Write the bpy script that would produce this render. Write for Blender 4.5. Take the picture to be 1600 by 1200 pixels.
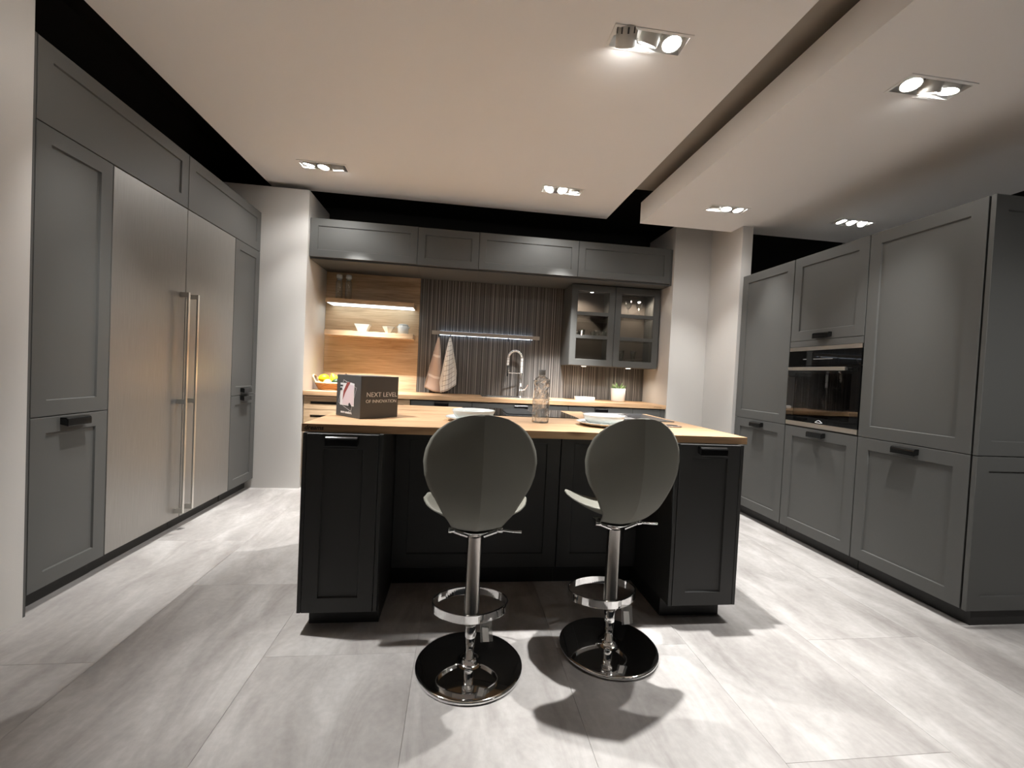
import bpy, bmesh, math, random
from mathutils import Vector, Matrix
random.seed(7)
for o in list(bpy.data.objects): bpy.data.objects.remove(o, do_unlink=True)
SC = bpy.context.scene
COL = SC.collection
PI = math.pi

# ------------------------------------------------------------------ camera
YAW, PITCH, ROLL, FPX = .1241, -.0242, .0482, 675.4
fw = Vector((math.sin(YAW)*math.cos(PITCH), math.cos(YAW)*math.cos(PITCH), math.sin(PITCH)))
rt = Vector((math.cos(YAW), -math.sin(YAW), 0)); up = rt.cross(fw)
r2 = rt*math.cos(ROLL) + up*math.sin(ROLL); u2 = -rt*math.sin(ROLL) + up*math.cos(ROLL)
cd = bpy.data.cameras.new('camera'); cam = bpy.data.objects.new('camera', cd); COL.objects.link(cam)
m = Matrix((r2, u2, -fw)).transposed().to_4x4(); m.translation = Vector((0, 0, 1.1327)); cam.matrix_world = m
cd.sensor_fit = 'HORIZONTAL'; cd.sensor_width = 36; cd.lens = FPX/1600*36; cd.clip_start = .02
SC.camera = cam
# ------------------------------------------------------------------ world, exposure
w = bpy.data.worlds.new('world'); SC.world = w; w.use_nodes = True
w.node_tree.nodes['Background'].inputs[0].default_value = (.75, .78, .8, 1)
w.node_tree.nodes['Background'].inputs[1].default_value = .012
SC.view_settings.view_transform = 'Standard'; SC.view_settings.look = 'None'
SC.view_settings.gamma = 1; SC.view_settings.use_curve_mapping = False
SC.view_settings.exposure = 0.35
LIGHT_COL = (1, .988, .962)
GAIN = 1.0
SC.cycles.max_bounces = 10; SC.cycles.diffuse_bounces = 5; SC.cycles.glossy_bounces = 5; SC.cycles.transmission_bounces = 8; SC.cycles.transparent_max_bounces = 16
SC.cycles.caustics_reflective = False; SC.cycles.caustics_refractive = False

# ------------------------------------------------------------------ materials
def new_mat(name):
    mt = bpy.data.materials.new(name); mt.use_nodes = True
    nt = mt.node_tree; return mt, nt, nt.nodes['Principled BSDF']
def N(nt, typ, **kw):
    n = nt.nodes.new(typ)
    for k, v in kw.items(): setattr(n, k, v)
    return n
def ramp(nt, stops):
    r = N(nt, 'ShaderNodeValToRGB'); cr = r.color_ramp
    while len(cr.elements) < len(stops): cr.elements.new(.5)
    for e, (p, c) in zip(cr.elements, stops): e.position = p; e.color = (*c, 1)
    return r
def plain(name, col, rough=.5, metal=0, spec=.5, trans=0, ior=1.45, grain=0, gscale=300, emis=None, estr=0, coat=0, alpha=1):
    mt, nt, b = new_mat(name)
    b.inputs['Base Color'].default_value = (*col, 1); b.inputs['Roughness'].default_value = rough
    b.inputs['Metallic'].default_value = metal; b.inputs['Specular IOR Level'].default_value = spec
    b.inputs['Transmission Weight'].default_value = trans; b.inputs['IOR'].default_value = ior
    b.inputs['Coat Weight'].default_value = coat
    if emis: b.inputs['Emission Color'].default_value = (*emis, 1); b.inputs['Emission Strength'].default_value = estr
    if grain:
        tc = N(nt, 'ShaderNodeTexCoord'); nz = N(nt, 'ShaderNodeTexNoise'); nz.inputs['Scale'].default_value = gscale
        nt.links.new(tc.outputs['Object'], nz.inputs['Vector'])
        bp = N(nt, 'ShaderNodeBump'); bp.inputs['Strength'].default_value = grain; bp.inputs['Distance'].default_value = .001
        nt.links.new(nz.outputs['Fac'], bp.inputs['Height']); nt.links.new(bp.outputs['Normal'], b.inputs['Normal'])
    return mt
def wood(name, c1, c2, c3, sc=(1.1, 13, 13), rough=.45):
    mt, nt, b = new_mat(name); tc = N(nt, 'ShaderNodeTexCoord'); mp = N(nt, 'ShaderNodeMapping')
    mp.inputs['Scale'].default_value = sc
    nz = N(nt, 'ShaderNodeTexNoise'); nz.inputs['Scale'].default_value = 1.6; nz.inputs['Detail'].default_value = 7
    nz.inputs['Roughness'].default_value = .62; nz.inputs['Distortion'].default_value = .5
    r = ramp(nt, [(.3, c3), (.45, c2), (.62, c1), (.78, c2)])
    mp2 = N(nt, 'ShaderNodeMapping'); mp2.inputs['Scale'].default_value = (sc[0]*2.2, sc[1]*7, sc[2]*7)
    n2 = N(nt, 'ShaderNodeTexNoise'); n2.inputs['Scale'].default_value = 2; n2.inputs['Detail'].default_value = 4
    mx = N(nt, 'ShaderNodeMix', data_type='RGBA', blend_type='MULTIPLY'); mx.inputs[0].default_value = .55
    r2_ = ramp(nt, [(.35, (.62, .56, .5)), (.55, (1, 1, 1))])
    # knots
    vo = N(nt, 'ShaderNodeTexVoronoi'); mp3 = N(nt, 'ShaderNodeMapping'); mp3.inputs['Scale'].default_value = (2.2, 5.5, 5.5)
    vo.inputs['Scale'].default_value = 1.0
    r3 = ramp(nt, [(.05, (.45, .33, .24)), (.13, (1, 1, 1))])
    mk = N(nt, 'ShaderNodeMix', data_type='RGBA', blend_type='MULTIPLY'); mk.inputs[0].default_value = .8
    L = nt.links.new
    L(tc.outputs['Object'], mp.inputs[0]); L(tc.outputs['Object'], mp2.inputs[0]); L(tc.outputs['Object'], mp3.inputs[0])
    L(mp.outputs[0], nz.inputs['Vector']); L(nz.outputs['Fac'], r.inputs[0]); L(mp2.outputs[0], n2.inputs['Vector']); L(n2.outputs['Fac'], r2_.inputs[0])
    L(mp3.outputs[0], vo.inputs['Vector']); L(vo.outputs['Distance'], r3.inputs[0])
    L(r.outputs[0], mx.inputs[6]); L(r2_.outputs[0], mx.inputs[7]); L(mx.outputs[2], mk.inputs[6]); L(r3.outputs[0], mk.inputs[7])
    L(mk.outputs[2], b.inputs['Base Color'])
    b.inputs['Roughness'].default_value = rough
    return mt
def concrete():
    mt, nt, b = new_mat('concrete_tile'); L = nt.links.new
    tc = N(nt, 'ShaderNodeTexCoord'); oi = N(nt, 'ShaderNodeObjectInfo')
    mul = N(nt, 'ShaderNodeVectorMath', operation='SCALE'); mul.inputs['Scale'].default_value = 37
    cx = N(nt, 'ShaderNodeCombineXYZ'); L(oi.outputs['Random'], cx.inputs[0]); L(oi.outputs['Random'], cx.inputs[1]); L(oi.outputs['Random'], cx.inputs[2])
    L(cx.outputs[0], mul.inputs[0])
    ad = N(nt, 'ShaderNodeVectorMath', operation='ADD'); L(tc.outputs['Object'], ad.inputs[0]); L(mul.outputs[0], ad.inputs[1])
    mp = N(nt, 'ShaderNodeMapping'); mp.inputs['Scale'].default_value = (2.3, .8, 1); mp.inputs['Rotation'].default_value = (0, 0, .5)
    L(ad.outputs[0], mp.inputs[0])
    nz = N(nt, 'ShaderNodeTexNoise'); nz.inputs['Scale'].default_value = 2.6; nz.inputs['Detail'].default_value = 8; nz.inputs['Roughness'].default_value = .62; nz.inputs['Distortion'].default_value = .6
    L(mp.outputs[0], nz.inputs['Vector'])
    r = ramp(nt, [(.30, (.285, .266, .255)), (.5, (.395, .375, .362)), (.70, (.515, .497, .485))]); L(nz.outputs['Fac'], r.inputs[0])
    n2 = N(nt, 'ShaderNodeTexNoise'); n2.inputs['Scale'].default_value = 45; n2.inputs['Detail'].default_value = 5
    L(ad.outputs[0], n2.inputs['Vector'])
    r2_ = ramp(nt, [(.3, (.93, .93, .93)), (.7, (1.04, 1.04, 1.04))]); L(n2.outputs['Fac'], r2_.inputs[0])
    mx = N(nt, 'ShaderNodeMix', data_type='RGBA', blend_type='MULTIPLY'); mx.inputs[0].default_value = 1
    L(r.outputs[0], mx.inputs[6]); L(r2_.outputs[0], mx.inputs[7]); L(mx.outputs[2], b.inputs['Base Color'])
    b.inputs['Roughness'].default_value = .5; b.inputs['Specular IOR Level'].default_value = .35
    bp = N(nt, 'ShaderNodeBump'); bp.inputs['Strength'].default_value = .12; bp.inputs['Distance'].default_value = .002
    L(n2.outputs['Fac'], bp.inputs['Height']); L(bp.outputs[0], b.inputs['Normal'])
    return mt
def stripes():
    mt, nt, b = new_mat('striped_laminate'); L = nt.links.new
    tc = N(nt, 'ShaderNodeTexCoord'); sx = N(nt, 'ShaderNodeSeparateXYZ'); L(tc.outputs['Object'], sx.inputs[0])
    mu = N(nt, 'ShaderNodeMath', operation='MULTIPLY'); mu.inputs[1].default_value = 78; L(sx.outputs[0], mu.inputs[0])
    nz = N(nt, 'ShaderNodeTexNoise', noise_dimensions='1D'); nz.inputs['Scale'].default_value = 1; nz.inputs['Detail'].default_value = 2.5; nz.inputs['Roughness'].default_value = .8
    L(mu.outputs[0], nz.inputs['W'])
    r = ramp(nt, [(.36, (.030, .028, .027)), (.46, (.075, .071, .068)), (.54, (.12, .113, .107)), (.64, (.36, .34, .32))]); L(nz.outputs['Fac'], r.inputs[0])
    L(r.outputs[0], b.inputs['Base Color']); b.inputs['Roughness'].default_value = .42
    return mt
def brushed():
    mt, nt, b = new_mat('brushed_steel'); L = nt.links.new
    tc = N(nt, 'ShaderNodeTexCoord'); mp = N(nt, 'ShaderNodeMapping'); mp.inputs['Scale'].default_value = (60, 60, 1.2)
    nz = N(nt, 'ShaderNodeTexNoise'); nz.inputs['Scale'].default_value = 6; nz.inputs['Detail'].default_value = 3
    L(tc.outputs['Object'], mp.inputs[0]); L(mp.outputs[0], nz.inputs['Vector'])
    r = ramp(nt, [(.3, (.31, .30, .283)), (.7, (.355, .343, .325))]); L(nz.outputs['Fac'], r.inputs[0]); L(r.outputs[0], b.inputs['Base Color'])
    b.inputs['Metallic'].default_value = .8; b.inputs['Roughness'].default_value = .40
    return mt
def fabric_grid():
    mt, nt, b = new_mat('checked_towel'); L = nt.links.new
    tc = N(nt, 'ShaderNodeTexCoord'); bk = N(nt, 'ShaderNodeTexBrick'); bk.offset = 0; bk.squash = 1
    bk.inputs['Color1'].default_value = (.82, .80, .76, 1); bk.inputs['Color2'].default_value = (.82, .80, .76, 1); bk.inputs['Mortar'].default_value = (.30, .27, .25, 1)
    bk.inputs['Scale'].default_value = 1; bk.inputs['Mortar Size'].default_value = .0028; bk.inputs['Brick Width'].default_value = .062; bk.inputs['Row Height'].default_value = .055
    L(tc.outputs['UV'], bk.inputs['Vector']); L(bk.outputs['Color'], b.inputs['Base Color']); b.inputs['Roughness'].default_value = .9
    return mt
def fabric_tan():
    mt, nt, b = new_mat('tan_towel'); L = nt.links.new
    tc = N(nt, 'ShaderNodeTexCoord'); sp = N(nt, 'ShaderNodeSeparateXYZ'); L(tc.outputs['UV'], sp.inputs[0])
    wv = N(nt, 'ShaderNodeMath', operation='FRACT'); mu = N(nt, 'ShaderNodeMath', operation='MULTIPLY'); mu.inputs[1].default_value = 4.2
    L(sp.outputs[1], mu.inputs[0]); L(mu.outputs[0], wv.inputs[0])
    r = ramp(nt, [(.0, (.52, .40, .33)), (.86, (.52, .40, .33)), (.88, (.70, .62, .56)), (.97, (.70, .62, .56)), (.99, (.52, .40, .33))])
    L(wv.outputs[0], r.inputs[0]); L(r.outputs[0], b.inputs['Base Color']); b.inputs['Roughness'].default_value = .9
    return mt
M = dict(
    wall=plain('wall_paint', (.56, .54, .515), .85, grain=.25, gscale=180),
    ceil=plain('ceiling_paint', (.87, .86, .852), .85),
    black=plain('black_paint', (.018, .0165, .015), .9),
    grout=plain('tile_joint', (.30, .285, .275), .9),
    tile=concrete(), stripes=stripes(), steel=brushed(),
    oak=wood('oak_worktop', (.60, .385, .218), (.50, .312, .172), (.34, .20, .105)),
    oakp=wood('oak_panel', (.66, .49, .325), (.57, .41, .26), (.42, .285, .17), sc=(.9, 11, 9)),
    oakd=wood('oak_drawer', (.68, .49, .31), (.60, .42, .26), (.48, .32, .18), sc=(1.2, 10, 10)),
    grey=plain('graphite_lacquer', (.092, .092, .088), .48, spec=.35, grain=.05, gscale=600),
    isl=plain('shaded_graphite_lacquer', (.044, .044, .043), .46, spec=.3), islin=plain('shaded_carcass', (.02, .02, .02), .6),  # island graphite darkened, its shade put into the door and carcass colour
    greyin=plain('graphite_carcass', (.075, .074, .071), .6),
    kick=plain('plinth_black', (.02, .019, .018), .5),
    hblack=plain('gloss_black_handle', (.006, .006, .006), .13, spec=.9),
    chrome=plain('chrome', (.82, .82, .82), .05, metal=1),
    satin=plain('satin_column', (.56, .53, .50), .22, metal=1),
    ssteel=plain('satin_steel_bar', (.72, .70, .66), .3, metal=1),
    shell=plain('stool_plastic', (.205, .20, .172), .55, spec=.25),
    glassb=plain('black_glass', (.004, .004, .004), .03, spec=.6),
    glass=plain('clear_glass', (.97, .98, .97), .02, trans=1, ior=1.45),
    water=plain('water_bottle_glass', (.95, .97, .96), .02, trans=1, ior=1.36),
    pane=None,
    white=plain('white_porcelain', (.62, .645, .63), .18),
    whitem=plain('white_metal', (.86, .86, .85), .4),
    headm=plain('lamp_head_metal', (.60, .59, .56), .45),
    lens=plain('lamp_lens', (1, 1, 1), .3, emis=(1, .97, .92), estr=45),
    led=plain('led_strip', (1, 1, 1), .3, emis=(.80, .95, 1), estr=2.2),
    ledb=plain('rail_led', (1, 1, 1), .3, emis=(.72, .84, 1), estr=3.2),
    puck=plain('puck_lens', (1, 1, 1), .3, emis=(1, .88, .72), estr=12),
    card=plain('printed_card_box', (.085, .082, .08), .42),
    print_w=plain('white_print', (.80, .78, .78), .6), pink=plain('pink_print', (.74, .62, .66), .6),
    red=plain('dark_red_print', (.33, .07, .06), .6), darkp=plain('dark_print', (.05, .05, .05), .6),
    ink=plain('burnt_lettering', (.035, .022, .014), .7), inkb=plain('brown_lettering', (.28, .17, .08), .7),
    mat=plain('slate_print', (.10, .105, .115), .22), matl=plain('pale_print', (.62, .62, .63), .3),
    lidm=plain('copper_grey_lid', (.33, .26, .22), .3, metal=.6),
    wicker=plain('wicker', (.40, .20, .075), .7, grain=.6, gscale=120), rope=plain('pale_rope', (.70, .55, .38), .8),
    lemon=plain('lemon_skin', (.82, .66, .01), .45, grain=.3, gscale=90), lime=plain('pear_skin', (.62, .66, .03), .45),
    peach=plain('melon_skin', (.70, .45, .18), .6), darkg=plain('dark_leaf', (.02, .045, .012), .5), fig=plain('dark_fig', (.035, .02, .022), .4),
    leaf=plain('succulent_leaf', (.16, .27, .10), .5), leafl=plain('pale_leaf', (.42, .50, .30), .5),
    soil=plain('soil', (.05, .035, .02), .9), pot=plain('white_pot', (.80, .79, .76), .5),
    tan=fabric_tan(), check=fabric_grid(),
    tagp=plain('clear_tag_film', (.8, .8, .78), .15, trans=.75, ior=1.1), tagl=plain('paper_label', (.80, .79, .76), .6),
    water_in=None, steelc=plain('sink_steel', (.75, .75, .74), .25, metal=1), cap=plain('grey_cap', (.18, .18, .175), .35),
)
def pane_mat():
    mt = bpy.data.materials.new('window_pane'); mt.use_nodes = True; nt = mt.node_tree
    for n in list(nt.nodes): nt.nodes.remove(n)
    o = N(nt, 'ShaderNodeOutputMaterial'); mx = N(nt, 'ShaderNodeMixShader'); t = N(nt, 'ShaderNodeBsdfTransparent'); g = N(nt, 'ShaderNodeBsdfGlossy')
    fr = N(nt, 'ShaderNodeFresnel'); fr.inputs[0].default_value = 1.5
    t.inputs[0].default_value = (.96, .96, .95, 1); g.inputs['Roughness'].default_value = .01
    nt.links.new(fr.outputs[0], mx.inputs[0]); nt.links.new(t.outputs[0], mx.inputs[1]); nt.links.new(g.outputs[0], mx.inputs[2]); nt.links.new(mx.outputs[0], o.inputs[0])
    return mt
M['pane'] = pane_mat()
def thin_glass(name, tint, lo, hi, gl=0):
    mt = bpy.data.materials.new(name); mt.use_nodes = True; nt = mt.node_tree; L = nt.links.new
    for n in list(nt.nodes): nt.nodes.remove(n)
    o = N(nt, 'ShaderNodeOutputMaterial'); mx = N(nt, 'ShaderNodeMixShader'); t = N(nt, 'ShaderNodeBsdfTransparent'); g = N(nt, 'ShaderNodeBsdfGlossy')
    lw = N(nt, 'ShaderNodeLayerWeight'); lw.inputs[0].default_value = .35
    mr = N(nt, 'ShaderNodeMapRange'); mr.inputs[3].default_value = lo; mr.inputs[4].default_value = hi
    t.inputs[0].default_value = (*tint, 1); g.inputs['Roughness'].default_value = .04
    L(lw.outputs['Facing'], mr.inputs[0]); L(mr.outputs[0], mx.inputs[0]); L(t.outputs[0], mx.inputs[1]); L(g.outputs[0], mx.inputs[2])
    if gl:
        rf = N(nt, 'ShaderNodeBsdfRefraction'); rf.inputs['IOR'].default_value = 1.33; rf.inputs['Roughness'].default_value = .02; m2 = N(nt, 'ShaderNodeMixShader'); m2.inputs[0].default_value = gl
        L(t.outputs[0], m2.inputs[1]); L(rf.outputs[0], m2.inputs[2]); L(m2.outputs[0], mx.inputs[1])
    L(mx.outputs[0], o.inputs[0]); return mt
M['glass'] = thin_glass('thin_clear_glass', (.965, .975, .97), .04, .75)
M['water'] = thin_glass('facetted_bottle_glass', (.98, .985, .985), .12, .8, .3)

# ------------------------------------------------------------------ helpers
class MB:
    def __init__(s): s.v = []; s.f = []; s.sm = []
    def add(s, vs, fs, smooth=False):
        n = len(s.v); s.v += [tuple(x) for x in vs]
        for f in fs: s.f.append(tuple(i+n for i in f)); s.sm.append(smooth)
        return s
    def box(s, x0, x1, y0, y1, z0, z1):
        vs = [(x, y, z) for z in (z0, z1) for y in (y0, y1) for x in (x0, x1)]
        return s.add(vs, [(0, 2, 3, 1), (4, 5, 7, 6), (0, 1, 5, 4), (2, 6, 7, 3), (0, 4, 6, 2), (1, 3, 7, 5)])
    def tube(s, pts, r, n=10, closed=False, smooth=True, cap=True):
        P = [Vector(p) for p in pts]; R = r if isinstance(r, (list, tuple)) else [r]*len(P); vs = []; fs = []
        pn = None
        for i, p in enumerate(P):
            a = P[i-1] if (i > 0 or closed) else p; b = P[(i+1) % len(P)] if (i < len(P)-1 or closed) else p
            t = (b-a).normalized()
            if pn is None:
                pn = t.cross(Vector((0, 0, 1)) if abs(t.z) < .9 else Vector((1, 0, 0))).normalized()
            pn = (pn - t*pn.dot(t)).normalized(); q = t.cross(pn)
            for k in range(n):
                an = 2*PI*k/n; vs.append(p + (pn*math.cos(an) + q*math.sin(an))*R[i])
        m_ = len(P)
        for i in range(m_ if closed else m_-1):
            for k in range(n):
                a = i*n+k; b = i*n+(k+1) % n; c = ((i+1) % m_)*n+(k+1) % n; d = ((i+1) % m_)*n+k
                fs.append((a, d, c, b))
        s.add(vs, fs, smooth)
        if cap and not closed:
            s.add([vs[k] for k in range(n)], [tuple(range(n))]); s.add([vs[(m_-1)*n+k] for k in range(n)], [tuple(reversed(range(n)))])
        return s
    def lathe(s, prof, c=(0, 0, 0), n=32, smooth=True, axis=None):
        vs = []; fs = []
        for (r, z) in prof:
            for k in range(n):
                a = 2*PI*k/n; vs.append(Vector((r*math.cos(a), r*math.sin(a), z)))
        for i in range(len(prof)-1):
            for k in range(n):
                fs.append((i*n+k, i*n+(k+1) % n, (i+1)*n+(k+1) % n, (i+1)*n+k))
        if prof[0][0] > 1e-5: fs.append(tuple(reversed(range(n))))
        if prof[-1][0] > 1e-5: fs.append(tuple((len(prof)-1)*n+k for k in range(n)))
        if axis is not None:
            q = Vector((0, 0, 1)).rotation_difference(Vector(axis)); vs = [q @ v for v in vs]
        c = Vector(c); return s.add([v+c for v in vs], fs, smooth)
    def grid(s, fn, nu, nv, smooth=True):
        vs = [fn(i/nu, j/nv) for j in range(nv+1) for i in range(nu+1)]
        fs = [(j*(nu+1)+i, j*(nu+1)+i+1, (j+1)*(nu+1)+i+1, (j+1)*(nu+1)+i) for j in range(nv) for i in range(nu)]
        return s.add(vs, fs, smooth)
    def prism(s, poly, fmap, h0, h1):
        n = len(poly); vs = [fmap(a, b, h0) for a, b in poly] + [fmap(a, b, h1) for a, b in poly]
        return s.add(vs, [tuple(reversed(range(n))), tuple(range(n, 2*n))] + [(i, (i+1) % n, n+(i+1) % n, n+i) for i in range(n)])
    def build(s, name, mat, parent=None, off=None, bevel=0, solid=0, weld=False, sub=0):
        off = Vector(off) if off is not None else (origin(parent) if parent is not None else Vector((0, 0, 0)))
        me = bpy.data.meshes.new(name); me.from_pydata([tuple(Vector(v)-off) for v in s.v], [], s.f)
        if any(s.sm): me.polygons.foreach_set('use_smooth', s.sm)
        bm = bmesh.new(); bm.from_mesh(me)
        if weld: bmesh.ops.remove_doubles(bm, verts=bm.verts, dist=1e-5)
        bmesh.ops.recalc_face_normals(bm, faces=bm.faces); bm.to_mesh(me); bm.free()
        if mat: me.materials.append(mat)
        o = bpy.data.objects.new(name, me); COL.objects.link(o)
        if parent is not None: o.parent = parent
        else: o.location = off
        if solid:
            md = o.modifiers.new('solid', 'SOLIDIFY'); md.thickness = solid; md.offset = 0
        if sub:
            md = o.modifiers.new('sub', 'SUBSURF'); md.levels = sub; md.render_levels = sub
        if bevel:
            md = o.modifiers.new('bevel', 'BEVEL'); md.width = bevel; md.segments = 2; md.limit_method = 'ANGLE'; md.angle_limit = .6
        return o
def origin(o):
    p = Vector((0, 0, 0))
    while o is not None: p += o.location; o = o.parent
    return p
def tag(o, label, cat, group=None, kind=None):
    o['label'] = label; o['category'] = cat
    if group: o['group'] = group
    if kind: o['kind'] = kind
    return o
def thing(name, label, cat, loc, group=None, rz=0):
    o = bpy.data.objects.new(name, None); COL.objects.link(o); o.location = loc; o.rotation_euler = (0, 0, rz); o.empty_display_size = .1
    return tag(o, label, cat, group)
def struct(name, mb, mat, label, cat, loc=(0, 0, 0), **kw):
    o = mb.build(name, mat, None, off=loc, **kw); return tag(o, label, cat, None, 'structure')
def copy_tree(o, parent=None):
    c = o.copy(); COL.objects.link(c); c.parent = parent
    for ch in o.children: copy_tree(ch, c)
    return c
def slab(x0, x1, y0, y1, z0, z1, holes):
    xs = sorted({x0, x1, *[h[0] for h in holes], *[h[1] for h in holes]}); ys = sorted({y0, y1, *[h[2] for h in holes], *[h[3] for h in holes]})
    mb = MB(); nx, ny = len(xs)-1, len(ys)-1
    def solid(i, j):
        if i < 0 or j < 0 or i >= nx or j >= ny: return False
        cx, cy = (xs[i]+xs[i+1])/2, (ys[j]+ys[j+1])/2
        return not any(h[0] < cx < h[1] and h[2] < cy < h[3] for h in holes)
    for i in range(nx):
        for j in range(ny):
            if not solid(i, j): continue
            a, b, c, d = xs[i], xs[i+1], ys[j], ys[j+1]
            mb.add([(a, c, z0), (a, d, z0), (b, d, z0), (b, c, z0)], [(0, 1, 2, 3)]); mb.add([(a, c, z1), (b, c, z1), (b, d, z1), (a, d, z1)], [(0, 1, 2, 3)])
            if not solid(i-1, j): mb.add([(a, c, z0), (a, c, z1), (a, d, z1), (a, d, z0)], [(0, 1, 2, 3)])
            if not solid(i+1, j): mb.add([(b, c, z0), (b, d, z0), (b, d, z1), (b, c, z1)], [(0, 1, 2, 3)])
            if not solid(i, j-1): mb.add([(a, c, z0), (b, c, z0), (b, c, z1), (a, c, z1)], [(0, 1, 2, 3)])
            if not solid(i, j+1): mb.add([(a, d, z0), (a, d, z1), (b, d, z1), (b, d, z0)], [(0, 1, 2, 3)])
    return mb
def frame_map(org, n):
    # org: point on door front plane; n: outward normal ('+x','-x','-y'); returns f(u,z,d): u along width, d outward
    ox, oy, oz = org
    if n == '+x': return lambda u, z, d: (ox+d, oy+u, oz+z)
    if n == '-x': return lambda u, z, d: (ox-d, oy+u, oz+z)
    if n == '-y': return lambda u, z, d: (ox+u, oy-d, oz+z)
def shaker(fm, w_, h, t=.02, fr=.07, dep=.008, ch=.0016, glass=False):
    mb = MB()
    def ring(i, d): return [fm(i, i, d), fm(w_-i, i, d), fm(w_-i, h-i, d), fm(i, h-i, d)]
    rings = [ring(0, -t), ring(0, -ch), ring(ch, 0), ring(fr, 0)]
    if glass: rings += [ring(fr+.004, -.004), ring(fr+.004, -t)]
    else: rings += [ring(fr+.0035, -dep)]
    vs = [p for r_ in rings for p in r_]; fs = []
    for k in range(len(rings)-1):
        for i in range(4): fs.append((k*4+i, k*4+(i+1) % 4, k*4+4+(i+1) % 4, k*4+4+i))
    L_ = (len(rings)-1)*4
    if glass:
        for i in range(4): fs.append((i, L_+i, L_+(i+1) % 4, (i+1) % 4))
    else: fs += [(L_, L_+1, L_+2, L_+3), (3, 2, 1, 0)]
    return mb.add(vs, fs)
def handle_mb(fm, w_=.13, h=.04):
    # cup pull: top plate, rounded lip, closed ends. fm origin at handle's top-left on door face
    arc = [(.020+.014*math.sin(a), -.014+.014*math.cos(a)) for a in [PI/2*k/6 for k in range(7)]]
    prof = [(0, 0)] + arc + [(.034, -h), (.0295, -h), (.0295, -.014), (.026, -.008), (.019, -.0055), (0, -.0055)]
    mb = MB(); mb.prism([(d, z) for d, z in prof], lambda d, z, u: fm(u, z, d), 0, w_)
    for u0, u1 in ((0, .004), (w_-.004, w_)):
        mb.prism([(0, 0)] + arc + [(.034, -h), (.0, -h*.8)], lambda d, z, u: fm(u, z, d), u0, u1)
    return mb
def add_door(parent, org, n, w_, h, mat=None, name='door', handle=None, fr=.07, glass=False, dep=.008):
    fm = frame_map(org, n)
    d = shaker(fm, w_, h, fr=fr, glass=glass, dep=dep).build(name, mat or M['grey'], parent)
    if handle is not None:      # z of the handle top relative to door bottom
        hw = .13; f2 = lambda u, z, dd: fm((w_-hw)/2+u, handle+z, dd)
        hh = handle_mb(f2, hw).build('handle', M['hblack'], d, bevel=.003); hh['label'] = 'gloss black cup handle'
    return d
def text_mesh(s, size, fm, mat, parent, name='lettering', align='LEFT', depth=.0006, shear=0, spacing=1.0, bold=0):
    cu = bpy.data.curves.new('t', 'FONT'); cu.body = s; cu.size = size; cu.align_x = align; cu.extrude = depth; cu.shear = shear; cu.space_character = spacing; cu.offset = bold
    ob = bpy.data.objects.new('t', cu); COL.objects.link(ob); bpy.context.view_layer.update()
    me = bpy.data.meshes.new_from_object(ob.evaluated_get(bpy.context.evaluated_depsgraph_get()))
    bpy.data.objects.remove(ob, do_unlink=True); bpy.data.curves.remove(cu)
    mb = MB(); mb.add([fm(v.co.x, v.co.y, v.co.z) for v in me.vertices], [tuple(p.vertices) for p in me.polygons]); bpy.data.meshes.remove(me)
    return mb.build(name, mat, parent)

# ------------------------------------------------------------------ the setting
XL, YW, XC, XR2, XC2 = -1.783, 4.097, -1.389, 2.464, 2.0785
floor = struct('floor', MB().box(-2.6, 4.7, -3.2, 4.9, -.06, -.0035), M['grout'], 'large grey concrete-look tiled showroom floor', 'floor')
TW, TL, X0 = .5752, 1.15, -1.2705
tm = None
for i in range(-3, 11):
    for j in range(-4, 6):
        x0 = X0+i*TW; y0 = (2.306 if i % 2 == 0 else 1.731) - 2*TL + j*TL
        if x0+TW < -2.6 or x0 > 4.7 or y0+TL < -3.0 or y0 > 4.9: continue
        if tm is None:
            g = .0004; b_ = .0008; mb = MB(); W_, L_ = TW/2-g, TL/2-g
            q = lambda a, b, z: [(-a, -b, z), (a, -b, z), (a, b, z), (-a, b, z)]
            mb.add(q(W_, L_, -.0035)+q(W_, L_, -b_*.5)+q(W_-b_, L_-b_, 0), [(0, 1, 5, 4), (1, 2, 6, 5), (2, 3, 7, 6), (3, 0, 4, 7), (4, 5, 9, 8), (5, 6, 10, 9), (6, 7, 11, 10), (7, 4, 8, 11), (8, 9, 10, 11)])
            o = mb.build('floor_tile', M['tile'], floor); tm = o.data
        else:
            o = bpy.data.objects.new('floor_tile', tm); COL.objects.link(o); o.parent = floor
        o.location = (x0+TW/2, y0+TL/2, 0)
struct('wall_left', MB().box(-2.5, -1.772, -3.0, 2.026, 0, 3.2), M['wall'], 'pale grey wall at the left edge in front of the tall cabinets', 'wall')
struct('wall_left_rear', MB().box(-2.5, -2.41, 2.027, 4.098, 0, 3.2).box(-2.5, -2.41, 4.098, 4.8, 2.682, 3.2), M['black'], 'dark wall behind the left tall cabinets', 'wall')
struct('wall_back_left', MB().box(-2.5, XC, YW+.002, 4.8, 0, 2.68), M['wall'], 'pale grey wall between the left tall cabinets and the kitchen niche', 'wall')
struct('wall_back', MB().box(XC+.001, XC2-.001, 4.695, 4.8, 0, 3.2).box(-2.5, XC+.001, 4.7, 4.8, 2.681, 3.2).box(XC2-.001, 2.57, 4.7, 4.8, 2.681, 3.2), M['black'], 'dark back wall of the kitchen niche', 'wall')
struct('wall_back_right', MB().box(XC2, XR2-.001, YW+.002, 4.8, 0, 2.68), M['wall'], 'pale grey wall pier right of the kitchen niche', 'wall')
struct('wall_right', MB().box(XR2, 2.563, 3.62, 3.80, 0, 2.549).box(XR2, 2.563, 3.80, 4.8, 0, 2.68), M['wall'], 'pale grey return wall beside the right tall cabinets', 'wall')
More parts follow.
